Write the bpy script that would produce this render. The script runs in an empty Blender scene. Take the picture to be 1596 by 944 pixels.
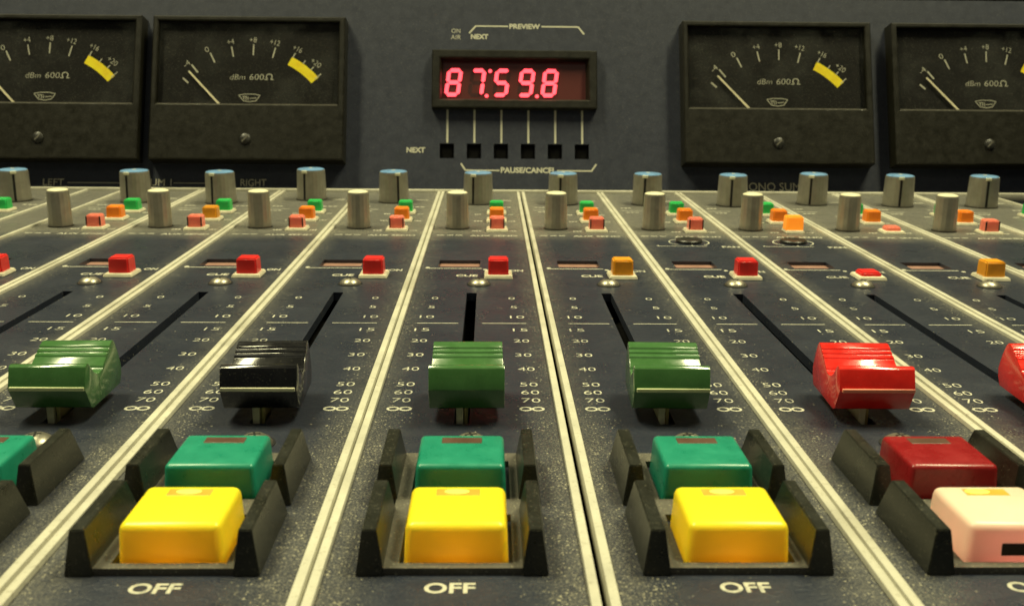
import bpy, bmesh, math, random
from mathutils import Vector, Matrix
random.seed(7)
S = bpy.context.scene
COL = S.collection
MM = 0.001
PI = math.pi
# ------------------------------------------------------------------ camera
cam_d = bpy.data.cameras.new("camera")
cam = bpy.data.objects.new("camera", cam_d); COL.objects.link(cam)
PITCH, YAW, ROLL = 0.2428, 0.0225, 0.0095
fw = Vector((math.sin(YAW)*math.cos(PITCH), math.cos(YAW)*math.cos(PITCH), -math.sin(PITCH)))
ri = Vector((math.cos(YAW), -math.sin(YAW), 0)); up = ri.cross(fw)
rr = ri*math.cos(ROLL)+up*math.sin(ROLL); uu = -ri*math.sin(ROLL)+up*math.cos(ROLL)
M = Matrix((rr, uu, -fw)).transposed().to_4x4()
M.translation = Vector((4.58*MM, 0, 71.16*MM))
cam.matrix_world = M
cam_d.sensor_width = 36; cam_d.lens = 36.0*1600/1596
cam_d.clip_start = 0.005; cam_d.clip_end = 50
cam_d.dof.use_dof = True; cam_d.dof.focus_distance = 0.245; cam_d.dof.aperture_fstop = 48
S.camera = cam
S.render.resolution_x = 1024; S.render.resolution_y = 605
# ------------------------------------------------------------------ world, lamps, exposure
w = bpy.data.worlds.new("World"); S.world = w; w.use_nodes = True
w.node_tree.nodes['Background'].inputs[0].default_value = (0.80, 0.86, 1.0, 1)
w.node_tree.nodes['Background'].inputs[1].default_value = 0.03
S.view_settings.view_transform = 'Standard'; S.view_settings.look = 'None'
S.view_settings.exposure = 0; S.view_settings.gamma = 1
def area(name, loc, target, sx, sy, energy, color):
    d = bpy.data.lights.new(name, 'AREA'); d.shape = 'RECTANGLE'; d.size = sx; d.size_y = sy
    d.energy = energy; d.color = color
    o = bpy.data.objects.new(name, d); COL.objects.link(o); o.location = loc
    o.rotation_euler = (Vector(target)-Vector(loc)).to_track_quat('-Z', 'Y').to_euler()
    o['kind'] = 'structure'
    return o
WARM = (1.0, 0.93, 0.54)
area('ceiling_lamp', (-0.62, 0.42, 1.35), (-0.30, 0.25, 0), 0.75, 0.12, 26, WARM)
area('ceiling_lamp', (0.62, 0.42, 1.35), (0.30, 0.25, 0), 0.75, 0.12, 26, WARM)
area('front_fill', (0.0, -0.9, 1.6), (0, 0.4, 0), 1.6, 0.5, 1.5, (1.0, 0.95, 0.66))  # added soft fill from behind the viewer, for the fader fronts
area('far_fill', (0.0, 1.5, 1.25), (0, 0.3, 0), 2.2, 0.35, 2.6, (1.0, 0.95, 0.66))  # added wide soft fill from beyond the panel
# ------------------------------------------------------------------ materials
def nt(name):
    m = bpy.data.materials.new(name); m.use_nodes = True
    t = m.node_tree; return m, t, t.nodes['Principled BSDF'], t.nodes['Material Output']
def N(t, ty, **k):
    n = t.nodes.new(ty)
    for a, b in k.items(): setattr(n, a, b)
    return n
def noise(t, vec, scale, detail=3, rough=.5):
    n = N(t, 'ShaderNodeTexNoise'); n.inputs['Scale'].default_value = scale
    n.inputs['Detail'].default_value = detail; n.inputs['Roughness'].default_value = rough
    t.links.new(vec, n.inputs['Vector']); return n.outputs['Fac']
def ramp(t, fac, a, b, ca=(0,0,0,1), cb=(1,1,1,1)):
    r = N(t, 'ShaderNodeValToRGB'); r.color_ramp.elements[0].position = a; r.color_ramp.elements[1].position = b
    r.color_ramp.elements[0].color = ca; r.color_ramp.elements[1].color = cb
    t.links.new(fac, r.inputs['Fac']); return r.outputs['Color']
def mth(t, op, a, b=None):
    n = N(t, 'ShaderNodeMath', operation=op)
    for i, v in enumerate((a, b)):
        if v is None: continue
        if isinstance(v, (int, float)): n.inputs[i].default_value = v
        else: t.links.new(v, n.inputs[i])
    return n.outputs[0]
def mixc(t, fac, a, b):
    n = N(t, 'ShaderNodeMix', data_type='RGBA')
    if isinstance(fac, (int, float)): n.inputs['Factor'].default_value = fac
    else: t.links.new(fac, n.inputs['Factor'])
    for key, v in ((6, a), (7, b)):
        if isinstance(v, tuple): n.inputs[key].default_value = v
        else: t.links.new(v, n.inputs[key])
    return n.outputs[2]
def pos(t): return N(t, 'ShaderNodeNewGeometry').outputs['Position']
def bump(t, h, b, strength, dist):
    n = N(t, 'ShaderNodeBump'); n.inputs['Strength'].default_value = strength; n.inputs['Distance'].default_value = dist
    t.links.new(h, n.inputs['Height']); t.links.new(n.outputs[0], b.inputs['Normal'])
DUST = (0.42, 0.39, 0.27, 1)
def plastic(name, col, rough=.35, dust=.15, spec=.5, sss=0, bmp=.15, coat=0, metal=0):
    m, t, b, o = nt(name); p = pos(t)
    n1 = noise(t, p, 260, 4, .6); n2 = noise(t, p, 2600, 3, .6)
    c2 = tuple(min(1, x*1.25+.004) for x in col[:3])+(1,)
    base = mixc(t, ramp(t, n1, .3, .7), tuple(col[:3])+(1,), c2)
    sp = mth(t, 'MULTIPLY', ramp(t, n2, .60, .72), dust)
    base = mixc(t, sp, base, DUST)
    t.links.new(base, b.inputs['Base Color'])
    r = mth(t, 'ADD', mth(t, 'MULTIPLY', n1, .25), rough-.12); t.links.new(r, b.inputs['Roughness'])
    b.inputs['Specular IOR Level'].default_value = spec; b.inputs['Metallic'].default_value = metal
    if coat: b.inputs['Coat Weight'].default_value = coat; b.inputs['Coat Roughness'].default_value = .12
    if sss:
        b.inputs['Subsurface Weight'].default_value = sss; b.inputs['Subsurface Radius'].default_value = (1, 1, 1)
        b.inputs['Subsurface Scale'].default_value = .003
    if bmp: bump(t, n2, b, bmp, .0002)
    return m
def faceplate_mat():
    m, t, b, o = nt('dusty_navy_enamel'); p = pos(t)
    oc = N(t, 'ShaderNodeTexCoord').outputs['Object']
    sx = N(t, 'ShaderNodeSeparateXYZ'); t.links.new(oc, sx.inputs[0])
    ax = mth(t, 'ABSOLUTE', sx.outputs[0]); yy = sx.outputs[1]
    big = noise(t, p, 35, 4, .6); mid = noise(t, p, 420, 5, .65); fine = noise(t, p, 2300, 3, .7); fine2 = noise(t, p, 5200, 2, .6)
    base = mixc(t, big, (.009, .014, .032, 1), (.020, .026, .044, 1))
    # dust gathers where nobody wipes: along the rails, round the big buttons, between the far knobs
    edge = ramp(t, mth(t, 'ADD', ax, mth(t, 'MULTIPLY', mth(t, 'SUBTRACT', mid, .5), .006)), .0125, .0185)
    near = ramp(t, yy, .176, .200, (1, 1, 1, 1), (.0, .0, .0, 1))
    far = ramp(t, mth(t, 'ADD', yy, mth(t, 'MULTIPLY', mth(t, 'SUBTRACT', big, .5), .022)), .385, .402)
    def rng(f, a, b_): # map via map range
        n = N(t, 'ShaderNodeMapRange'); t.links.new(f, n.inputs[0]); n.inputs[1].default_value = a; n.inputs[2].default_value = b_; return n.outputs[0]
    nearedge = mth(t, 'MULTIPLY', near, rng(ax, .008, .014))
    hb = rng(mth(t, 'ADD', ax, mth(t, 'MULTIPLY', mid, .004)), .0205, .0135)
    amount = mth(t, 'ADD', mth(t, 'MULTIPLY', edge, .26), mth(t, 'ADD', mth(t, 'MULTIPLY', nearedge, .17), mth(t, 'ADD', mth(t, 'MULTIPLY', far, .62), .07)))
    speck = ramp(t, mth(t, 'ADD', mth(t, 'MULTIPLY', fine, .6), mth(t, 'MULTIPLY', fine2, .4)), .50, .60)
    speck = mth(t, 'ADD', mth(t, 'MULTIPLY', speck, .75), mth(t, 'MULTIPLY', mid, .34))
    fac = mth(t, 'MULTIPLY', amount, speck)
    for sc, rad, keep in ((1000, .20, .16), (480, .085, .10), (1900, .26, .22)):
        vo = N(t, 'ShaderNodeTexVoronoi'); vo.inputs['Scale'].default_value = sc; t.links.new(p, vo.inputs['Vector'])
        cs = N(t, 'ShaderNodeSeparateXYZ'); t.links.new(vo.outputs['Color'], cs.inputs[0])
        thr = mth(t, 'ADD', mth(t, 'MULTIPLY', mth(t, 'MULTIPLY', mth(t, 'ADD', nearedge, mth(t, 'MULTIPLY', edge, .7)), ramp(t, noise(t, p, 70, 3, .7), .40, .66)), .75), keep*.07)
        on = mth(t, 'MULTIPLY', mth(t, 'LESS_THAN', vo.outputs['Distance'], rad), mth(t, 'LESS_THAN', cs.outputs[0], thr))
        fac = mth(t, 'MAXIMUM', fac, mth(t, 'MULTIPLY', on, mth(t, 'ADD', mth(t, 'MULTIPLY', cs.outputs[1], .55), .25)))
    t.links.new(mixc(t, fac, base, DUST), b.inputs['Base Color'])
    t.links.new(mth(t, 'ADD', mth(t, 'MULTIPLY', fac, .5), mth(t, 'ADD', mth(t, 'MULTIPLY', ramp(t, noise(t, p, 60, 3, .7), .35, .7), .17), .24)), b.inputs['Roughness'])
    b.inputs['Specular IOR Level'].default_value = .5
    bump(t, mth(t, 'ADD', mid, mth(t, 'MULTIPLY', fine, .6)), b, .6, .0003)
    return m
MAT = {}
MAT['face'] = faceplate_mat()
MAT['panel'] = plastic('panel_navy_paint', (.019, .023, .039), .5, .22, .4, bmp=.1)
MAT['rail'] = plastic('cream_rail', (.47, .45, .33), .40, .35, .5, bmp=.1)
MAT['print'] = plastic('cream_print', (.52, .50, .38), .6, .3, .3, bmp=0)
MAT['pprint'] = plastic('panel_print', (.50, .48, .36), .6, .2, .3, bmp=0)
MAT['black'] = plastic('black_plastic', (.012, .012, .010), .38, .25, .5)
MAT['hole'] = plastic('dark_inside', (.002, .002, .002), .9, 0, .05, bmp=0)
MAT['guard'] = plastic('guard_black', (.014, .015, .011), .30, .25, .5)
MAT['tray'] = plastic('tray_grey', (.075, .07, .055), .6, .9, .4)
MAT['meter'] = plastic('meter_bezel', (.0058, .0054, .0024), .38, .14, .4)
MAT['meter_face'] = plastic('meter_face', (.006, .006, .006), .8, .3, .2)
MAT['yellow_print'] = plastic('yellow_print', (.90, .68, .02), .6, 0, .2, bmp=0)
MAT['needle'] = plastic('needle_cream', (.72, .66, .45), .5, 0, .3, bmp=0)
MAT['knob'] = plastic('grey_knob', (.30, .285, .235), .36, .2, .5, metal=.55)
MAT['knob_blue'] = plastic('blue_cap', (.12, .25, .45), .3, .15, .6)
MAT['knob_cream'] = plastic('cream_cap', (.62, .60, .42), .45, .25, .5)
MAT['line_black'] = plastic('pointer_black', (.008, .008, .008), .6, 0, .3, bmp=0)
MAT['green_fader'] = plastic('green_fader', (.046, .130, .036), .16, .10, .6, coat=.4, bmp=.04)
MAT['black_fader'] = plastic('black_fader', (.006, .006, .006), .14, .10, .6, coat=.4, bmp=.04)
MAT['red_fader'] = plastic('red_fader', (.66, .018, .010), .16, .06, .6, coat=.4, bmp=.04)
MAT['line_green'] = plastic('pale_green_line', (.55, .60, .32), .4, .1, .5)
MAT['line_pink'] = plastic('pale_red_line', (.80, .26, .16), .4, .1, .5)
MAT['stem'] = plastic('stem_brass', (.42, .34, .14), .4, .2, .5, metal=.4)
MAT['stem_cream'] = plastic('stem_cream', (.60, .56, .36), .4, .2, .5)
MAT['screw'] = plastic('screw_steel', (.30, .28, .22), .38, .5, .5, metal=.8)
MAT['teal'] = plastic('teal_button', (.012, .21, .135), .30, .06, .5, sss=.25, bmp=.04)
MAT['dark_red'] = plastic('dark_red_button', (.22, .008, .010), .28, .10, .5, sss=.15, bmp=.04)
MAT['smoke'] = plastic('smoked_window', (.085, .045, .030), .35, .15, .5)
MAT['label_dark'] = plastic('dark_label', (.030, .014, .010), .5, .1, .3)
MAT['collar'] = plastic('white_collar', (.66, .62, .46), .45, .25, .5)
MAT['cap_red'] = plastic('red_cap', (.62, .018, .016), .34, .06, .5, sss=.1, bmp=.04)
MAT['cap_clear_red'] = plastic('clear_red_cap', (.80, .19, .13), .25, .1, .5, sss=.3, bmp=.04)
MAT['cap_orange'] = plastic('orange_cap', (.92, .22, .012), .34, .06, .5, sss=.1, bmp=.04)
MAT['cap_amber'] = plastic('amber_cap', (.66, .27, .012), .34, .06, .5, sss=.1, bmp=.04)
MAT['cap_green'] = plastic('green_cap', (.02, .42, .09), .34, .06, .5, sss=.1, bmp=.04)
MAT['slot_pink'] = plastic('slot_strip', (.24, .13, .10), .5, .4, .4)
MAT['backdrop'] = plastic('dark_wall', (.004, .004, .004), .9, 0, .1, bmp=0)
def rail_mat():
    m, t, b, o = nt('worn_cream_rail'); p = pos(t)
    a = noise(t, p, 90, 5, .65); c = noise(t, p, 900, 4, .7); d = noise(t, p, 22, 3, .6)
    base = mixc(t, ramp(t, a, .3, .7), (.46, .45, .37, 1), (.62, .60, .49, 1))
    base = mixc(t, mth(t, 'MULTIPLY', ramp(t, c, .56, .68), .45), base, (.20, .18, .12, 1))
    base = mixc(t, mth(t, 'MULTIPLY', ramp(t, d, .50, .68), .42), base, (.24, .22, .16, 1))
    t.links.new(base, b.inputs['Base Color']); t.links.new(mth(t, 'ADD', mth(t, 'MULTIPLY', c, .5), .15), b.inputs['Roughness'])
    bump(t, c, b, .3, .0002); return m
MAT['rail'] = rail_mat()
def print_mat(name, col, worn):
    m, t, b, o = nt(name); p = pos(t)
    a = ramp(t, mth(t, 'ADD', mth(t, 'MULTIPLY', noise(t, p, 900, 3, .7), .6), mth(t, 'MULTIPLY', noise(t, p, 45, 2, .5), .4)), .47, .60)
    t.links.new(mixc(t, mth(t, 'MULTIPLY', a, worn), col, (.05, .055, .06, 1)), b.inputs['Base Color']); b.inputs['Roughness'].default_value = .6
    b.inputs['Specular IOR Level'].default_value = .2; return m
MAT['print'] = print_mat('worn_cream_print', (.52, .51, .41, 1), .5)
MAT['crisp'] = print_mat('cream_screen_print', (.54, .53, .42, 1), .12)
def lit(name, col, inner, mixf=.5, em=None, ems=0):
    m, t, b, o = nt(name); p = pos(t)
    n1 = noise(t, p, 350, 3)
    t.links.new(mixc(t, n1, col+(1,), tuple(x*.88 for x in col)+(1,)), b.inputs['Base Color'])
    b.inputs['Roughness'].default_value = .3
    if em: b.inputs['Emission Color'].default_value = em+(1,); b.inputs['Emission Strength'].default_value = ems
    tr = N(t, 'ShaderNodeBsdfTranslucent'); tr.inputs[0].default_value = inner+(1,)
    mx = N(t, 'ShaderNodeMixShader'); mx.inputs[0].default_value = mixf
    t.links.new(b.outputs[0], mx.inputs[1]); t.links.new(tr.outputs[0], mx.inputs[2]); t.links.new(mx.outputs[0], o.inputs[0])
    return m
MAT['yellow_lit'] = lit('yellow_lit_cap', (.95, .92, .035), (1.0, .50, .02), .2)
MAT['pink_lit'] = lit('pink_lit_cap', (.92, .80, .62), (1.0, .42, .32), .22)
MAT['orange_lit'] = lit('orange_lit_cap', (.95, .45, .04), (1, .4, .02), .3, (1, .38, .03), .5)
def emis(name, col, s):
    m, t, b, o = nt(name); b.inputs['Base Color'].default_value = (col[0]*.5, col[1]*.5, col[2]*.5, 1)
    b.inputs['Emission Color'].default_value = col+(1,); b.inputs['Emission Strength'].default_value = s; return m
MAT['segment'] = emis('led_segment', (1.0, .065, .085), 3.0)
MAT['lens'] = emis('lamp_lens', (1.0, .72, .10), 1.0)
MAT['lens_red'] = plastic('lens_red', (.86, .33, .04), .4, .2, .3, bmp=0)
MAT['seg_off'] = plastic('led_segment_unlit', (.030, .006, .006), .5, 0, .3, bmp=0)
m, t, b, o = nt('display_filter'); b.inputs['Base Color'].default_value = (.075, .010, .007, 1); b.inputs['Roughness'].default_value = .4; MAT['filter'] = m
m, t, b, o = nt('meter_glass')
tr = N(t, 'ShaderNodeBsdfTransparent'); gl = N(t, 'ShaderNodeBsdfGlossy'); gl.inputs['Roughness'].default_value = .08
df = N(t, 'ShaderNodeBsdfDiffuse'); df.inputs[0].default_value = (.42, .44, .40, 1)
p = pos(t); a = N(t, 'ShaderNodeMixShader'); c = N(t, 'ShaderNodeMixShader')
fr = N(t, 'ShaderNodeFresnel'); fr.inputs[0].default_value = 1.06
t.links.new(fr.outputs[0], a.inputs[0]); t.links.new(tr.outputs[0], a.inputs[1]); t.links.new(gl.outputs[0], a.inputs[2])
sm = mth(t, 'ADD', mth(t, 'MULTIPLY', ramp(t, noise(t, p, 32, 5, .7), .48, .8), .06), mth(t, 'MULTIPLY', ramp(t, noise(t, p, 1100, 2, .6), .66, .74), .07))
t.links.new(mth(t, 'ADD', sm, .002), c.inputs[0]); t.links.new(a.outputs[0], c.inputs[1]); t.links.new(df.outputs[0], c.inputs[2]); t.links.new(c.outputs[0], o.inputs[0])
MAT['glass'] = m
# ------------------------------------------------------------------ helpers (all coordinates in millimetres)
def link(name, bm, mat, parent=None, smooth=None):
    bmesh.ops.recalc_face_normals(bm, faces=bm.faces)
    me = bpy.data.meshes.new(name)
    for v in bm.verts: v.co *= MM
    if smooth is not None:
        for f in bm.faces: f.smooth = True
        for e in bm.edges:
            if len(e.link_faces) == 2 and e.calc_face_angle(0) > math.radians(smooth): e.smooth = False
    bm.to_mesh(me); bm.free(); me.materials.append(MAT[mat])
    o = bpy.data.objects.new(name, me); COL.objects.link(o)
    if parent: o.parent = parent
    return o
def empty(name, loc=(0, 0, 0), label=None, cat=None, group=None, kind=None):
    o = bpy.data.objects.new(name, None); COL.objects.link(o); o.location = Vector(loc)*MM
    o.empty_display_size = .005
    return tag(o, label, cat, group, kind)
def tag(o, label=None, cat=None, group=None, kind=None):
    for k, v in (('label', label), ('category', cat), ('group', group), ('kind', kind)):
        if v: o[k] = v
    return o
def copy_tree(o, parent=None):
    c = o.copy(); COL.objects.link(c)
    if parent: c.parent = parent
    for ch in list(o.children): copy_tree(ch, c)
    return c
def box(bm, x0, x1, y0, y1, z0, z1, bev=0, seg=2, tx=0, ty0=0, ty1=0):
    """box; tx, ty0, ty1 pull the top in at the sides, front and back"""
    vs = [bm.verts.new(q) for q in ((x0, y0, z0), (x1, y0, z0), (x1, y1, z0), (x0, y1, z0),
          (x0+tx, y0+ty0, z1), (x1-tx, y0+ty0, z1), (x1-tx, y1-ty1, z1), (x0+tx, y1-ty1, z1))]
    fs = [bm.faces.new([vs[i] for i in f]) for f in ((3, 2, 1, 0), (4, 5, 6, 7), (0, 1, 5, 4), (1, 2, 6, 5), (2, 3, 7, 6), (3, 0, 4, 7))]
    if bev:
        es = list({e for f in fs for e in f.edges})
        bmesh.ops.bevel(bm, geom=es, offset=bev, segments=seg, profile=.5, affect='EDGES', clamp_overlap=True)
def prism(bm, prof, x0, x1, bev=0, seg=2, ang=25):
    a = [bm.verts.new((x0, y, z)) for y, z in prof]; b_ = [bm.verts.new((x1, y, z)) for y, z in prof]
    n = len(prof); fs = [bm.faces.new(a), bm.faces.new(b_[::-1])]
    for i in range(n): fs.append(bm.faces.new((a[i], a[(i+1) % n], b_[(i+1) % n], b_[i])))
    bmesh.ops.recalc_face_normals(bm, faces=fs)
    if bev:
        es = [e for e in {e for f in fs for e in f.edges} if e.calc_face_angle(0) > math.radians(ang)]
        bmesh.ops.bevel(bm, geom=es, offset=bev, segments=seg, profile=.5, affect='EDGES', clamp_overlap=True)
def lathe(bm, prof, n=48, flute=0, nf=24, cx=0, cy=0, z0=0):
    rings = []
    for r, z, fl in prof:
        if r <= 1e-6: rings.append([bm.verts.new((cx, cy, z0+z))]); continue
        ring = []
        for i in range(n):
            a = 2*PI*i/n; k = 1-(flute*fl*(.5+.5*math.cos(nf*a)))
            ring.append(bm.verts.new((cx+r*k*math.cos(a), cy+r*k*math.sin(a), z0+z)))
        rings.append(ring)
    for A, B in zip(rings, rings[1:]):
        for i in range(n):
            j = (i+1) % n
            if len(A) == 1: bm.faces.new((A[0], B[i], B[j]))
            elif len(B) == 1: bm.faces.new((A[i], A[j], B[0]))
            else: bm.faces.new((A[i], A[j], B[j], B[i]))
_tc = {}
def text_geo(s, bold=.02):
    if (s, bold) in _tc: return _tc[(s, bold)]
    cu = bpy.data.curves.new('t', 'FONT'); cu.body = s; cu.size = 1; cu.offset = bold; cu.resolution_u = 3
    o = bpy.data.objects.new('t', cu); COL.objects.link(o)
    dg = bpy.context.evaluated_depsgraph_get(); me = bpy.data.meshes.new_from_object(o.evaluated_get(dg))
    vs = [v.co.copy() for v in me.vertices]; fs = [tuple(p.vertices) for p in me.polygons]
    bpy.data.objects.remove(o); bpy.data.meshes.remove(me); bpy.data.curves.remove(cu)
    x0 = min(v.x for v in vs); x1 = max(v.x for v in vs); y0 = min(v.y for v in vs); y1 = max(v.y for v in vs)
    r = [((v.x-(x0+x1)/2)/(x1-x0), (v.y-(y0+y1)/2)/(y1-y0)) for v in vs], fs
    _tc[(s, bold)] = r; return r
def text(bm, s, cx, cy, w_, h, z=.03, shear=0, rot=0, bold=.02, F=None):
    vs, fs = text_geo(s, bold); c, sn = math.cos(rot), math.sin(rot); out = []
    for x, y in vs:
        x, y = x*w_+y*h*shear, y*h
        x, y = cx+x*c-y*sn, cy+x*sn+y*c
        out.append(bm.verts.new((x, y, z) if F is None else F(x, y, z)))
    for f in fs: bm.faces.new([out[i] for i in f])
def quad(bm, pts, z=.03, F=None):
    bm.faces.new([bm.verts.new((x, y, z) if F is None else F(x, y, z)) for x, y in pts])
def bar(bm, x0, y0, x1, y1, wd, z=.03, F=None):
    d = Vector((x1-x0, y1-y0)); d.normalize(); n = Vector((-d.y, d.x))*wd/2
    quad(bm, [(x0-n.x, y0-n.y), (x1-n.x, y1-n.y), (x1+n.x, y1+n.y), (x0+n.x, y0+n.y)], z, F)
def ring(bm, cx, cy, rx, ry, wd, a0=0, a1=2*PI, n=24, z=.03, F=None):
    for i in range(n):
        a, b_ = a0+(a1-a0)*i/n, a0+(a1-a0)*(i+1)/n
        quad(bm, [(cx+rx*math.cos(a), cy+ry*math.sin(a)), (cx+rx*math.cos(b_), cy+ry*math.sin(b_)),
                  (cx+(rx-wd)*math.cos(b_), cy+(ry-wd)*math.sin(b_)), (cx+(rx-wd)*math.cos(a), cy+(ry-wd)*math.sin(a))], z, F)
def plate(bm, xs, ys, holes, z1, z0):
    """flat plate cut into a grid, leaving holes [(x0,x1,y0,y1)] open with walls"""
    xs = sorted(set(xs+[h[i] for h in holes for i in (0, 1)])); ys = sorted(set(ys+[h[i] for h in holes for i in (2, 3)]))
    V = {}
    def v(x, y, z):
        if (x, y, z) not in V: V[(x, y, z)] = bm.verts.new((x, y, z))
        return V[(x, y, z)]
    def solid(i, j):
        if not (0 <= i < len(xs)-1 and 0 <= j < len(ys)-1): return False
        mx, my = (xs[i]+xs[i+1])/2, (ys[j]+ys[j+1])/2
        return not any(h[0] < mx < h[1] and h[2] < my < h[3] for h in holes)
    for i in range(len(xs)-1):
        for j in range(len(ys)-1):
            if not solid(i, j): continue
            a, b_, c, d = xs[i], xs[i+1], ys[j], ys[j+1]
            bm.faces.new((v(a, c, z1), v(b_, c, z1), v(b_, d, z1), v(a, d, z1)))
            bm.faces.new((v(a, d, z0), v(b_, d, z0), v(b_, c, z0), v(a, c, z0)))
            for (di, dj, p_, q) in ((0, -1, (a, c), (b_, c)), (1, 0, (b_, c), (b_, d)), (0, 1, (b_, d), (a, d)), (-1, 0, (a, d), (a, c))):
                if not solid(i+di, j+dj): bm.faces.new((v(*p_, z0), v(*q, z0), v(*q, z1), v(*p_, z1)))
# ------------------------------------------------------------------ setting
YB = 521.0
bm = bmesh.new(); box(bm, -330, 330, 40, 900, -40, -9); tag(link('console_bed', bm, 'hole'), kind='structure')
bm = bmesh.new(); box(bm, -1500, 1500, 1500, 1520, -300, 1600); tag(link('wall', bm, 'backdrop'), kind='structure')
# ------------------------------------------------------------------ channel names used in the labels
CH = {-6: 'the channel at the far left edge', -5: 'the channel left of the narrow blank strip', -4: 'the first channel right of the narrow blank strip',
      -3: 'the second channel right of the narrow blank strip', -2: 'the leftmost green fader channel', -1: 'the black fader channel',
      0: 'the middle green fader channel', 1: 'the rightmost green fader channel', 2: 'the fully visible red fader channel',
      3: 'the cut-off red fader channel', 4: 'the first channel right of the cut-off red fader', 5: 'the second channel right of the cut-off red fader',
      6: 'the third channel right of the cut-off red fader'}
CX = {n: 40.0*n for n in range(-4, 7)}; CX[-5] = -216.5; CX[-6] = -256.5
Y0, Y1 = 62.0, 517.5
# ------------------------------------------------------------------ channel strips
def rail_bm(x0, x1):
    b = bmesh.new(); box(b, x0, x1, Y0, Y1, -2.5, .9, .22, 2); return b
SX = -.6
def make_strip():
    r = empty('channel_strip')
    b = bmesh.new(); plate(b, [-18.2, 18.2], [Y0, Y1], [(SX-1.5, SX+1.5, 189, 299.5), (-12.5, 1.5, 337.5, 348)], 0, -2.5)
    link('faceplate', b, 'face', r)
    b = bmesh.new(); box(b, -12.4, 3.0, 337.6, 347.9, -4, -1.2); link('slot_insert', b, 'slot_pink', r)
    link('trim_rail', rail_bm(-19.66, -18.2), 'rail', r, 40); link('trim_rail', rail_bm(18.2, 19.66), 'rail', r, 40)
    # fader scale
    b = bmesh.new()
    for s, x, y in (('0', 11.2, 292.7), ('5', 11.6, 282), ('10', 12.3, 271.2), ('15', 12.8, 258), ('20', 12.8, 247.7), ('30', 12.9, 235.5), ('40', 13.2, 224.4), ('50', 13.4, 213.3), ('60', 13.5, 208), ('70', 13.5, 202.9)):
        for sg in (-1, 1): text(b, s, sg*x, y, 3.9 if len(s) == 2 else 1.9, 2.6, bold=-.008)
    for sg in (-1, 1):
        bar(b, sg*3.2-.4, 264.5, sg*14.6, 264.5, .45)
        for k in (-1, 1): ring(b, sg*13.5+k*1.25, 197.6, 1.35, 1.25, .5, n=16)
    link('fader_scale', b, 'print', r)
    b = bmesh.new()
    text(b, 'OFF', -.5, 126.2, 7.0, 2.8, bold=.025); link('off_legend', b, 'print', r)
    b = bmesh.new()
    text(b, 'CUE', -2.6, 323.6, 7.0, 3.0, bold=.03); text(b, 'ON', 13.6, 331.5, 4.4, 3.0, bold=.03)
    bar(b, -15.8, 334.6, 2.2, 334.6, .7); ring(b, -15.9, 335.4, .75, 1.3, .75, n=12); ring(b, 3.2, 333, .7, .9, .7, n=12)
    link('cue_legend', b, 'print', r)
    b = bmesh.new()
    text(b, 'AUX SEND', 6.2, 396.2, 18.5, 2.6, bold=.02)
    link('aux_legend', b, 'print', r); b = bmesh.new()
    for x0, x1 in ((-16, -13), (-12, -9.5), (-8.6, -6)): bar(b, x0, 397, x1, 397, .9)
    for x0, x1, y in ((-2.2, 1.6, 407), (12.4, 15.6, 407), (-2, 1.8, 431), (12.4, 15.8, 431), (-2, 1, 449), (12.6, 15.2, 449), (-14, -8, 457), (8, 15, 470), (-15, -10, 470)):
        for k in range(3): bar(b, x0+(x1-x0)*k/3, y, x0+(x1-x0)*(k+.72)/3, y, 1.5)
    bar(b, -16, 462, -6, 462, .7); bar(b, 9, 492, 15, 492, 1.2)
    link('worn_marks', b, 'print', r)
    for x, y in ((1.4, 311), (1.4, 178.5)):
        b = bmesh.new(); lathe(b, [(3.75, .02, 0), (3.75, .18, 0), (3.0, .2, 0)], 32, cx=x, cy=y); link('washer', b, 'line_black', r, 50)
        b = bmesh.new(); lathe(b, [(3.3, 0, 0), (3.25, .35, 0), (2.8, 1.0, 0), (1.9, 1.6, 0), (.8, 1.92, 0), (0, 1.95, 0)], 32, cx=x, cy=y)
        s = link('screw', b, 'screw', r, 50)
        b = bmesh.new(); bar(b, x-1.1, y-.3, x+1.1, y+.3, .45, 1.97); bar(b, x-.3, y+1.1, x+.3, y-1.1, .45, 1.98); link('screw_slot', b, 'line_black', s)
    return r
st0 = None
for n in range(-6, 7):
    s = make_strip() if st0 is None else copy_tree(st0)
    st0 = st0 or s
    s.location = Vector((CX[n]+{0: -.18, 1: .22}.get(n, 0), 0, 0))*MM
    extra = {-6: 'navy channel strip at the far left edge, left of the outermost blue-capped knob',
             -5: 'navy channel strip between the left edge and the narrow blank strip'}
    tag(s, extra.get(n, 'dusty navy channel strip with cream rails, ' + CH[n]), 'channel strip', 'channel strips of the mixing console')
r = empty('blank_strip', (-189, 0, 0), 'narrow blank navy strip between two channels at the left', 'blank strip')
b = bmesh.new(); plate(b, [-8.3, 8.6], [Y0, Y1], [], 0, -2.5); link('faceplate', b, 'face', r)
b = bmesh.new(); box(b, -9.6, -8.35, Y0, Y1, -1.5, .75, .35); link('trim_rail', b, 'rail', r, 40)
bm = bmesh.new(); box(bm, -330, 330, 518, 520.6, -2.5, 1.5, .4); tag(link('back_rail', bm, 'rail', None, 40), 'long cream trim rail along the foot of the meter panel', 'trim rail')
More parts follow.
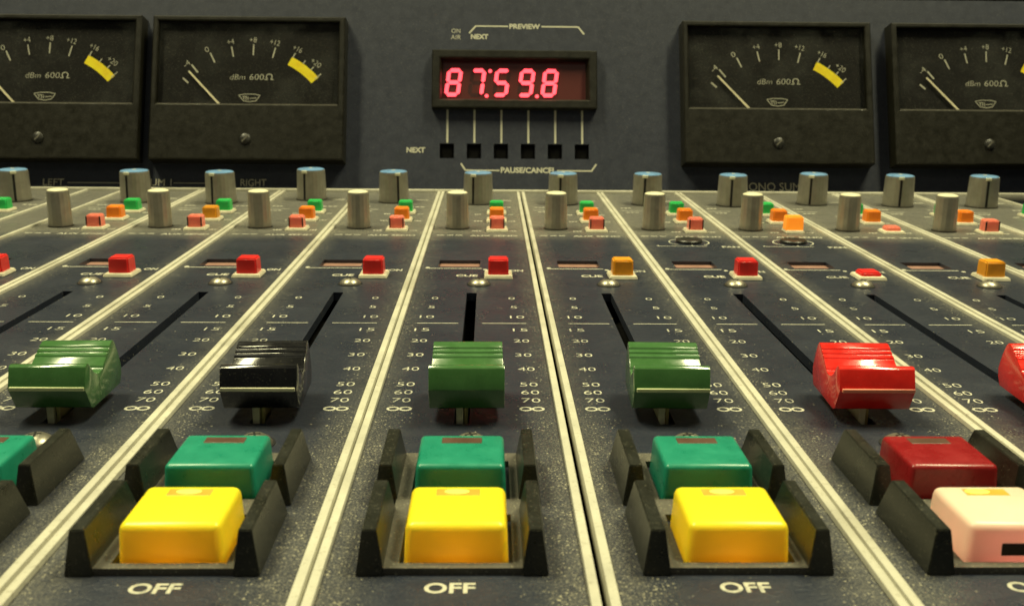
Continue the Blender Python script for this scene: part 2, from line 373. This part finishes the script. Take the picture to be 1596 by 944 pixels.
# ------------------------------------------------------------------ button housings
def make_housing():
    r = empty('button_housing')
    b = bmesh.new(); plate(b, [-10.2, 9.7], [129.7, 171.5], [(-8, 8, 131.2, 146.6), (-8, 8, 152.2, 167.8)], 1.1, .02)
    bmesh.ops.bevel(b, geom=[e for e in b.edges if e.calc_face_angle(0) > .8], offset=.25, segments=2, affect='EDGES')
    link('tray', b, 'tray', r)
    for sg, xo, xi in ((-1, -13.9, -9.9), (1, 9.2, 13.0)):
        for y0, y1 in ((129.3, 149.6), (152.0, 171.5)):
            b = bmesh.new(); box(b, xo, xi, y0, y1, .03, 6.7, 0, 2, .98, .8, 2.6)
            if True:
                bmesh.ops.bevel(b, geom=list(b.edges), offset=.14, segments=2, affect='EDGES')
            link('guard', b, 'guard', r, 40)
    return r
h0 = None
for n in (-2, -1, 0, 1, 2, 3):
    h = make_housing() if h0 is None else copy_tree(h0); h0 = h0 or h
    h.location = (CX[n]*MM, 0, 0)
    d = {-2: 'cut off by the left edge', -1: 'below the black fader knob', 0: 'below the middle green fader knob', 1: 'below the rightmost green fader knob', 2: 'round the dark red and pale pink buttons', 3: 'cut off by the right edge'}[n]
    tag(h, 'black guards and grey tray '+d, 'button housing', 'button housings with black guards')
# ------------------------------------------------------------------ big push buttons
def big_button(n, kind, mat, label, lit_=None):
    yf = 131.9 if kind == 'near' else 152.9
    r = empty('push_button', (CX[n], yf, 0), label, 'push button', 'large square push buttons')
    b = bmesh.new(); box(b, -7.5, 7.5, -.1, 14.2, -1.2, 6.5, 0, 2, .4, .35, .5)
    bmesh.ops.bevel(b, geom=[e for e in b.edges], offset=1.15 if lit_ else .8, segments=4, profile=.5, affect='EDGES')
    link('cap', b, mat, r, 60)
    if lit_:
        b = bmesh.new(); box(b, -3.3, 3.3, 9.8, 12.2, 6.3, 6.53, .1); link('lamp_mark', b, 'lens_red', r)
        b = bmesh.new()
        lathe(b, [(1.9, 0, 0), (1.3, .05, 0), (0, .08, 0)], 24, cx=-.2 if lit_ != 'pink' else -1.2, cy=11.2, z0=6.55)
        for v in b.verts: v.co.y = 11.2+(v.co.y-11.2)*.5
        link('lamp_lens', b, 'lens', r)
        d = bpy.data.lights.new('button_lamp', 'POINT'); d.energy = .0020 if lit_ == 'yellow' else .0022; d.shadow_soft_size = .0012
        d.color = (1, .62, .22) if lit_ == 'yellow' else (1, .62, .50)
        l = bpy.data.objects.new('button_lamp', d); COL.objects.link(l); l.parent = r; l.location = Vector((0, 5.0, 1.3))*MM
        if lit_ == 'pink':
            b = bmesh.new(); box(b, -2.4, 5.6, -.02, .3, 1.7, 3.6, .1); link('front_label', b, 'label_dark', r)
    else:
        b = bmesh.new(); box(b, -3.4, 3.4, 9.7, 12.2, 6.3, 6.56, .08); link('label_window', b, 'smoke', r)
        if n == 0:
            b = bmesh.new(); box(b, -3.4, 4.4, -.02, .3, 1.6, 2.2, .05); link('front_label', b, 'label_dark', r)
    return r
big_button(-2, 'far', 'teal', 'teal button cut off by the left edge of the photo')
big_button(-1, 'far', 'teal', 'teal button below the black fader knob')
big_button(0, 'far', 'teal', 'teal button below the middle green fader knob')
big_button(1, 'far', 'teal', 'teal button below the rightmost green fader knob')
big_button(2, 'far', 'dark_red', 'dark red glossy button below the fully visible red fader knob')
big_button(-1, 'near', 'yellow_lit', 'lit yellow button, leftmost of the three yellow ones', 'yellow')
big_button(0, 'near', 'yellow_lit', 'lit yellow button, middle of the three yellow ones', 'yellow')
big_button(1, 'near', 'yellow_lit', 'lit yellow button, rightmost of the three yellow ones', 'yellow')
big_button(2, 'near', 'pink_lit', 'lit pale pink button with a black label at the right edge', 'pink')
# ------------------------------------------------------------------ fader knobs
def fader(n, mat, label, line=None, dy=0, tilt=0):
    r = empty('fader_knob', (CX[n]+.2, 196+dy, 0), label, 'fader knob', 'sliding fader knobs')
    prof = [(-4.8, 2.4), (-5.9, 2.9), (-8.25, 7.3), (-6.9, 11.3), (-6.3, 11.65), (-5.4, 11.6), (-4.3, 10.3), (-3.1, 9.1), (-1.8, 8.35), (-.4, 8.1)]
    prof += [(1.5, 8.4), (1.75, 8.9), (3.75, 10.08), (3.95, 10.5), (4.9, 10.7), (5.05, 11.1), (6.0, 11.3), (6.2, 11.75), (6.9, 12.0)]
    prof += [(7.6, 12.3), (8.4, 12.3), (9.2, 11.7), (10.6, 9.2), (11.8, 6.0), (11.5, 4.2), (10.4, 2.4)]
    b = bmesh.new(); prism(b, prof, -7.35, 7.35, .13, 2, 22)
    for v in b.verts: v.co.x *= 1-.05*max(0, (v.co.y+3)/14)
    if tilt: bmesh.ops.rotate(b, verts=b.verts, cent=(0, 0, 4), matrix=Matrix.Rotation(tilt, 3, 'X'))
    bmesh.ops.rotate(b, verts=b.verts, cent=(0, 0, 7), matrix=Matrix.Rotation(random.uniform(-.03, .03), 3, 'Z') @ Matrix.Rotation(random.uniform(-.014, .014), 3, 'Y'))
    link('cap', b, mat, r, 28)
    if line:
        b = bmesh.new(); box(b, -7.12, 7.12, -8.42, -7.9, 6.98, 7.72, .12); link('ridge_line', b, line, r)  # pale strip along the front ridge of the cap
    for sx in (-1, 1):
        b = bmesh.new(); box(b, sx*7.2-.12, sx*7.2+.12, -1.0, -.6, 3.6, 7.6, .05); link('mould_mark', b, mat, r)
    b = bmesh.new(); box(b, -2.1, -.75, -4.6, 2, -8, 3.2, .1); link('stem', b, 'stem_cream', r)
    b = bmesh.new(); box(b, -.55, .15, -3.8, 2, -8, 3.2, .1); link('stem', b, 'stem', r)
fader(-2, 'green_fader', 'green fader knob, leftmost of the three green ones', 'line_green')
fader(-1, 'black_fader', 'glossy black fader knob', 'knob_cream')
fader(0, 'green_fader', 'green fader knob, middle of the three green ones')
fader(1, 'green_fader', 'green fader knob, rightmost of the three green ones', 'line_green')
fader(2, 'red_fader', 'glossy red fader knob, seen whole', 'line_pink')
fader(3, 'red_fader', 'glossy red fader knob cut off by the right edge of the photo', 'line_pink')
# ------------------------------------------------------------------ rotary knobs
def make_knob(big):
    r = empty('rotary_knob')
    if big: rb, rt, h = 7.1, 6.6, 14.2
    else: rb, rt, h = 4.6, 4.3, 14.4
    b = bmesh.new(); lathe(b, [(rb-.6, -.2, 0), (rb-.1, .2, 0), (rb, .8, .3), (rt+(rb-rt)*.5, h*.5, 1), (rt+.05, h-1.0, 1), (rt, h-.5, 0), (rt-.15, h, 0), (0, h, 0)], 96, .02 if big else .03, 24 if big else 16)
    link('knob_body', b, 'knob', r, 50)
    b = bmesh.new(); lathe(b, [(rb+.35, .02, 0), (rb+.35, .3, 0), (rb-.9, .35, 0)], 48) if not big else lathe(b, [(rb+.3, .02, 0), (rb+.3, .3, 0), (rb-.9, .35, 0)], 48)
    link('dark_base_ring', b, 'black', r, 50)  # black ring stands in for the shadow at the slim knob bases
    b = bmesh.new(); lathe(b, [(rt-.3, h+.01, 0), (rt-.35, h+.25, 0), (rt-.9, h+.5, 0), (rt*.5, h+.72, 0), (0, h+.78, 0)], 48)
    link('top_cap', b, 'knob_blue' if big else 'knob_cream', r, 40)
    if big:
        b = bmesh.new(); box(b, -.5, .5, -rb-.02, -rt+.9, .6, h-1.3); 
        for v in b.verts:
            if v.co.z > 5 and v.co.y < -rt: v.co.y = -rt-.12
        link('pointer_line', b, 'line_black', r)
        b = bmesh.new(); box(b, -1.3, 1.3, -rt-.25, -rt+.8, h-1.2, h+.15, .2); link('pointer_notch', b, 'knob_cream', r)
        b = bmesh.new(); ring(b, 0, 0, .9, .9, .8, z=h+.82, n=16); link('centre_mark', b, 'knob_cream', r)
    return r
big0 = make_knob(True); slim0 = make_knob(False)
def ang_to_cam(x, y): return math.atan2(x-4.6, y)   # turn so that local -Y faces the viewer
bl = {-5: (0, 0), -4: (-.6, -1), -3: (-.6, -3), -2: (-.5, 10), -1: (.3, 3), 0: (-.35, 0), 1: (-.18, 0), 2: (-.18, 0), 3: (-.05, -2), 4: (-.13, 4), 5: (.13, 0), 6: (.3, -1)}
WORDS = ['leftmost', 'second', 'third', 'fourth', 'fifth', 'sixth', 'seventh', 'eighth', 'ninth', 'tenth', 'eleventh', 'rightmost']
for i, n in enumerate(sorted(bl)):
    a, dy = bl[n]; k = big0 if i == 0 else copy_tree(big0)
    x = CX[n]-1; y = 483+dy; k.location = (x*MM, y*MM, 0); k.rotation_euler[2] = -ang_to_cam(x, y)+a
    near = {-5: 'at the left edge', -4: 'between the LEFT and SUM 1 legends', -3: 'just left of the RIGHT legend', -2: 'below the right corner of the second meter', 2: 'between the display and the right meters', 3: 'just left of the MONO SUM legend', 4: 'just right of the MONO SUM legend', 6: 'at the right edge'}.get(n, '')
    if i in (0, 11): lab = 'grey knob with blue cap, '+WORDS[i]+' of the far row'
    else: lab = 'grey knob with blue cap, '+WORDS[i]+' from the left in the far row'
    if near: lab += ', '+near
    lab = ' '.join(lab.split()[:16])
    tag(k, 'grey knob with blue cap in '+CH[n], 'rotary knob', 'blue-capped knobs of the far row')
for i, n in enumerate(range(-4, 6)):
    k = slim0 if i == 0 else copy_tree(slim0)
    x = CX[n]-8.6; y = 413.5; k.location = (x*MM, y*MM, 0); k.rotation_euler[2] = random.uniform(-.6, .6)
    tag(k, 'slim grey knob with cream top in '+CH[n], 'rotary knob', 'slim cream-topped knobs')
# pan knobs: low dark discs
for n in (2, 3):
    r = empty('pan_control', (CX[n]+.6, 384.5, 0), 'flat dark pan control inside a white printed arc in '+CH[n], 'pan control', 'pan controls')
    b = bmesh.new(); lathe(b, [(4.9, .02, 0), (5.0, .9, 0), (4.6, 1.3, 0), (3.2, 1.0, 0), (0, .9, 0)], 40, .02, 20); link('dial', b, 'black', r, 50)
    b = bmesh.new(); ring(b, 0, .2, 7.8, 7.2, .5, -.9, PI+.9, 40); bar(b, -13, -8, 5.5, -8, .6); bar(b, -13, -8, -13, -6.6, .8); bar(b, 0, -7, 0, -5.6, .6)
    text(b, 'PAN', 14, -9, 6.6, 2.9, bold=.03); link('pan_legend', b, 'print', r)
# ------------------------------------------------------------------ small square buttons
def small_button(name, n, x, y, mat, label, cat_group, w_=6.2, h=5.4, dep=6.2, collar=True, cw=8.8, dark=False):
    r = empty(name, (CX[n]+x, y, 0), label, 'button', cat_group)
    r.rotation_euler[2] = random.uniform(-.02, .02); r.location.x += random.uniform(-.15, .15)*MM
    b = bmesh.new(); box(b, -w_/2, w_/2, 0, dep, .6, h, 0, 2, .18, .15, .1)
    bmesh.ops.bevel(b, geom=list(b.edges), offset=.42, segments=3, affect='EDGES'); link('cap', b, mat, r, 60)
    if dark:
        b = bmesh.new()
        for sx in (-1, 1):
            box(b, sx*(w_/2-.35)-.22, sx*(w_/2-.35)+.22, -.06, .35, 1.6, h-.5)
        link('side_frame', b, 'label_dark', r)
    if collar:
        b = bmesh.new(); box(b, -cw/2, cw/2, -1.7, dep+1.2, .02, 1.15, 0, 2, .35, .35, .3)
        bmesh.ops.bevel(b, geom=list(b.edges), offset=.2, segments=2, affect='EDGES'); link('collar', b, 'collar', r)
    return r
cue = {-4: 'cap_red', -3: 'cap_red', -2: 'cap_red', -1: 'cap_red', 0: 'cap_red', 1: 'cap_amber', 2: 'cap_red', 3: 'cap_red', 4: 'cap_amber'}
for n, m_ in cue.items():
    c_ = 'red' if m_ == 'cap_red' else 'amber'
    small_button('cue_button', n, 7.4, 319.8, m_, ('pressed-in ' if n == 3 else '')+c_+' square cue button in '+CH[n], 'square cue buttons', 6.6, 2.4 if n == 3 else 6.0, 6.6, cw=9.2)
for n in range(-5, 7):
    if n in range(-4, 6):
        if n == 3:
            small_button('aux_button', n, 7.5, 406, 'orange_lit', 'glowing front aux button in '+CH[n], 'nearest buttons of the aux trios', 7, 6.6, 6, True, 7.4)
        else:
            small_button('aux_button', n, 7.4, 405.5, 'cap_clear_red', ('pressed-in ' if n == 4 else '')+'clear red front aux button in '+CH[n], 'nearest buttons of the aux trios', 6, 2.8 if n == 4 else 5.7, 5.6, dark=(n != 4))
    if n in range(-4, 6):
        small_button('aux_button', n, 7.4, 428, 'cap_amber' if n == -3 else 'cap_orange', ('amber' if n == -3 else 'orange')+' middle aux button in '+CH[n], 'middle buttons of the aux trios', 6.2, 5.8, 6)
    small_button('aux_button', n, 7.4, 449, 'cap_green', 'green rear aux button in '+CH[n], 'farthest buttons of the aux trios', 6.2, 5.6, 6)
# ------------------------------------------------------------------ meter panel (leans back 20 degrees)
TAU = math.radians(20); PY = 524.0
PM = Matrix.Translation(Vector((0, PY*MM, 0))) @ Matrix.Rotation(PI/2-TAU, 4, 'X')
# in panel space: x = across, y = up the slope, z = out of the panel
def panel_empty(name, u, v, label, cat, group=None):
    o = empty(name, (0, 0, 0), label, cat, group); o.matrix_world = PM @ Matrix.Translation(Vector((u, v, 0))*MM); return o
pn = panel_empty('meter_panel', 0, 0, 'dark navy panel leaning back behind the controls, holding meters and display', 'panel')
SW = [-17.7+13.9*i for i in range(6)]
b = bmesh.new(); plate(b, [-330, 330], [-8, 104], [(u-3.7, u+3.7, 17.2, 25.0) for u in SW], 0, -4); link('panel_sheet', b, 'panel', pn)
b = bmesh.new(); box(b, -30, 65, 10, 30, -8, -4.2); link('panel_backing', b, 'hole', pn)
b = bmesh.new()
Z = .06
def leg(s, u, v, w_, h, bold=.02): text(b, s, u, v, w_, h, Z, bold=bold)
leg('LEFT', -217, 3.4, 10.5, 3.4, .0); bar(b, -210, 3.2, -174, 3.2, .35, Z); leg('SUM 1', -164, 3.6, 13, 3.6, 0); bar(b, -156.5, 3.3, -127, 3.3, .35, Z); leg('RIGHT', -116, 3.8, 13, 3.6, 0)
link('meter_legend', b, 'pprint', pn)
b = bmesh.new(); leg('MONO SUM', 149, 3.4, 31, 4.2, .0); link('meter_legend', b, 'pprint', pn)
b = bmesh.new()
leg('PREVIEW', 22.3, 87.5, 16, 2.7, .035); bar(b, -3, 87.5, 13.6, 87.5, .7, Z); bar(b, 31, 87.5, 50, 87.5, .7, Z); bar(b, -6.6, 83.6, -3, 87.7, .8, Z); bar(b, 53.3, 83.6, 50, 87.7, .8, Z)
leg('NEXT', -1.2, 81.8, 9, 2.7, .035); leg('ON', -13.5, 84.8, 4.6, 2.3, -.01); leg('AIR', -13.5, 81.4, 5.2, 2.3, -.01)
link('preview_legend', b, 'crisp', pn); b = bmesh.new()
leg('NEXT', -33.6, 21.4, 9.5, 2.8, .035); link('next_legend', b, 'crisp', pn); b = bmesh.new()
leg('PAUSE/CANCEL', 24.3, 11.2, 28.5, 3, .035); bar(b, -8, 11, 9.4, 11, .7, Z); bar(b, 39, 11, 56.6, 11, .7, Z); bar(b, -10.4, 14.6, -8, 10.8, .8, Z); bar(b, 59.2, 14.6, 56.6, 10.8, .8, Z)
link('pause_legend', b, 'crisp', pn)
b = bmesh.new()
for u in SW: bar(b, u+.2, 25.3, u+.2, 43, 1.0, Z)
link('guide_lines', b, 'crisp', pn)
for i, u in enumerate(SW):
    o = panel_empty('selector_button', u, 21.1, 'small black square button under the red display, '+['leftmost', 'second', 'third', 'fourth', 'fifth', 'rightmost'][i]+' of the six', 'button', 'black selector buttons under the display')
    b = bmesh.new(); box(b, -3.3, 3.3, -3.5, 3.5, -4, -1.6, .3); link('cap', b, 'hole', o)
# meters ------------------------------------------------------------
def make_meter():
    r = empty('level_meter')
    D = 9.0
    W_, H_ = 98.0, 75.0; wx0, wx1, wy0, wy1 = 3.0, 94.6, 28.5, 72.3
    b = bmesh.new()
    V = lambda x, y, z: b.verts.new((x, y, z))
    # frame ring with chamfer to the window and an open middle
    def loop(x0, x1, y0, y1, z): return [V(x0, y0, z), V(x1, y0, z), V(x1, y1, z), V(x0, y1, z)]
    L = [loop(0, W_, 0, H_, .05), loop(.3, W_-.3, .3, H_-.3, D-.6), loop(.9, W_-.9, .9, H_-.9, D), loop(wx0-.5, wx1+.5, wy0-.5, wy1+.5, D), loop(wx0, wx1, wy0, wy1, D-.6), loop(wx0+.2, wx1-.2, wy0+.2, wy1-.2, 1.5)]
    for A, B in zip(L, L[1:]):
        for i in range(4): b.faces.new((A[i], A[(i+1) % 4], B[(i+1) % 4], B[i]))
    link('bezel', b, 'meter', r)
    b = bmesh.new(); box(b, wx0-1, wx1+1, wy0-6, wy1+1, 1, 5.4); f = link('dial_face', b, 'meter_face', r)
    b = bmesh.new(); box(b, wx0+.3, wx1-.3, wy0+.02, wy0+.5, 5.5, D-.7); link('lower_ledge', b, 'tray', r)
    cx, cy = 49.3, 13.2; z = 5.46
    P = lambda rad, a: (cx+rad*math.sin(math.radians(a)), cy+rad*math.cos(math.radians(a)))
    b = bmesh.new()
    for a, r0, r1, wd in ((-48.8, 41.5, 45.3, .8), (-39, 42.2, 47.4, .75), (-25.5, 42.2, 47.8, .7), (-12, 42.2, 47.6, .6), (1.7, 42.2, 47.8, .6), (15.2, 42.2, 47.8, .6), (27.6, 46.2, 49, .5), (35.2, 46.3, 48.4, .5), (41.6, 46.3, 48.4, .5), (47.8, 44.5, 48.6, .5)):
        bar(b, *P(r0, a), *P(r1, a), wd, z)
    for s, a, rad, w_ in (('-4', -41, 49.5, 3.4), ('0', -26.5, 50.2, 2.0), ('+4', -12, 50.2, 3.4), ('+8', 1.2, 50.2, 3.6), ('+12', 14, 50.4, 5.0), ('+16', 27.6, 51.5, 4.8), ('+20', 41.0, 50.8, 5.6)):
        text(b, s, *P(rad, a), w_, 2.7, z, rot=-math.radians(a*.9), bold=-.012)
    text(b, 'dBm', 43, 43.8, 7.6, 2.7, z, .15, bold=-.015); text(b, '600', 52.7, 43.9, 7.2, 3.0, z, .1, bold=-.012)
    ring(b, 59.0, 44.1, 1.7, 1.6, .45, -.9, PI+.9, 16, z); bar(b, 56.6, 42.6, 58.3, 42.6, .4, z); bar(b, 59.7, 42.6, 61.3, 42.6, .4, z)
    # maker's shield: shallow bowl outline with small strokes
    for x0, y0, x1, y1 in ((43.8, 34.3, 47, 34.9), (47, 34.9, 51.5, 34.9), (51.5, 34.9, 54.6, 34.3), (54.6, 34.3, 52.6, 31.4), (52.6, 31.4, 49.5, 30.9), (49.5, 30.9, 46.2, 31.4), (46.2, 31.4, 43.8, 34.3),
                           (45.6, 33.6, 48, 33.6), (46.4, 33.4, 46.4, 32), (47.6, 33.4, 47.6, 31.8), (48.6, 33.6, 48.6, 31.8), (49.4, 32.6, 52.8, 32.9)):
        bar(b, x0, y0, x1, y1, .33, z)
    link('scale', b, 'crisp', f)
    b = bmesh.new(); pts = [P(46.4, 27+21.5*i/12) for i in range(13)]+[P(41.7, 48.5-21.5*i/12) for i in range(13)]
    for i in range(12): quad(b, [pts[i], pts[i+1], pts[24-i], pts[25-i]], z-.02)
    link('red_zone_band', b, 'yellow_print', f).name = 'overload_band'
    b = bmesh.new(); q0 = P(15, -43); q1 = P(45.3, -43); d = Vector((q1[0]-q0[0], q1[1]-q0[1])).normalized(); nn = Vector((-d.y, d.x))
    vs = []
    for q, wd in ((q0, .55), (q1, .42)):
        for s_ in (-1, 1):
            for zz in (6.2, 6.6): vs.append(b.verts.new((q[0]+nn.x*wd*s_, q[1]+nn.y*wd*s_, zz)))
    bmesh.ops.convex_hull(b, input=vs); link('needle', b, 'needle', f)
    b = bmesh.new(); quad(b, [(wx0, wy0), (wx1, wy0), (wx1, wy1), (wx0, wy1)], D-1.2); link('glass', b, 'glass', r)
    b = bmesh.new(); lathe(b, [(2.7, 0, 0), (2.7, .5, 0), (2.3, .8, 0), (0, .85, 0)], 28, cx=48.5, cy=10.6, z0=D); s = link('screw', b, 'black', r, 50)
    b = bmesh.new(); bar(b, 47.1, 9.2, 49.9, 12, .7, D+.9); link('screw_slot', b, 'tray', s)
    return r
me0 = make_meter()
for i, (u, lab) in enumerate(((-270.5, 'level meter cut off by the left edge of the photo'), (-167.3, 'level meter seen whole, left of the red display'), (103, 'level meter seen whole, right of the red display'), (211.4, 'level meter cut off by the right edge of the photo'))):
    k = me0 if i == 0 else copy_tree(me0)
    k.matrix_world = PM @ Matrix.Translation(Vector((u, 13.5, 0))*MM)
    tag(k, lab, 'meter', 'four needle level meters')
# LED display -------------------------------------------------------
dp = panel_empty('led_display', 17, 58, 'red seven-segment display in a black frame, reading 87.59.8', 'display')
b = bmesh.new()
def loop(x0, x1, y0, y1, z): return [b.verts.new(q) for q in ((x0, y0, z), (x1, y0, z), (x1, y1, z), (x0, y1, z))]
L = [loop(-42.5, 42.5, -15.2, 15.2, .05), loop(-42.5, 42.5, -15.2, 15.2, 4.2), loop(-42, 42, -14.7, 14.7, 4.7), loop(-38.8, 38.8, -11.6, 11.6, 4.7), loop(-38.2, 38.2, -11, 11, 4.2), loop(-36.8, 36.8, -9.6, 10.6, .35)]
for A, B in zip(L, L[1:]):
    for i in range(4): b.faces.new((A[i], A[(i+1) % 4], B[(i+1) % 4], B[i]))
link('frame', b, 'meter', dp)
b = bmesh.new(); box(b, -38, 38, -11, 11, .06, .6); f = link('filter', b, 'filter', dp)
SEG = {'8': 'abcdefg', '7': 'abc', '5': 'afgcd', '9': 'abcdfg'}
def digit(ch, cx, cy):
    w_, h, t_ = 8.0, 14.8, 1.9; sh = .13
    hw, hh = w_/2-t_/2, h/2-t_/2
    segs = {'a': (-hw, hh, hw, hh), 'g': (-hw, 0, hw, 0), 'd': (-hw, -hh, hw, -hh), 'f': (-hw, hh, -hw, 0), 'b': (hw, hh, hw, 0), 'e': (-hw, 0, -hw, -hh), 'c': (hw, 0, hw, -hh)}
    for on in (True, False):
        b = bmesh.new(); cnt = 0
        for k, (x0, y0, x1, y1) in segs.items():
            if (k in SEG[ch]) != on: continue
            d = Vector((x1-x0, y1-y0)); ln = d.length; d.normalize(); nn = Vector((-d.y, d.x)); g = .28; cnt += 1
            pts = []
            for s_, o_ in ((g, 0), (g+t_*.42, t_/2), (ln-g-t_*.42, t_/2), (ln-g, 0), (ln-g-t_*.42, -t_/2), (g+t_*.42, -t_/2)):
                px, py = x0+d.x*s_+nn.x*o_, y0+d.y*s_+nn.y*o_
                pts.append((cx+px+py*sh, cy+py))
            lo = [b.verts.new((x, y, .55)) for x, y in pts]; hi = [b.verts.new((x, y, 1.3 if on else .66)) for x, y in pts]
            b.faces.new(hi)
            for q in range(6): b.faces.new((lo[q], lo[(q+1) % 6], hi[(q+1) % 6], hi[q]))
        if cnt: link('lit_segments' if on else 'unlit_segments', b, 'segment' if on else 'seg_off', f)
        else: b.free()
for ch, u in (('8', -14.5), ('7', -2.4), ('5', 10.3), ('9', 23.1), ('8', 35.2)): digit(ch, u-17, -1.1)
for x, y in ((2.6, -7.6), (4.4, 5.6), (28.6, -7.6)):
    b = bmesh.new(); quad(b, [(x-17+.95*math.cos(a*PI/6), y-.6+.95*math.sin(a*PI/6)) for a in range(12)], 1.3); link('decimal_point', b, 'segment', f)
# ------------------------------------------------------------------ render
S.render.engine = 'CYCLES'
S.cycles.use_denoising = True
S.cycles.max_bounces = 8; S.cycles.transparent_max_bounces = 8
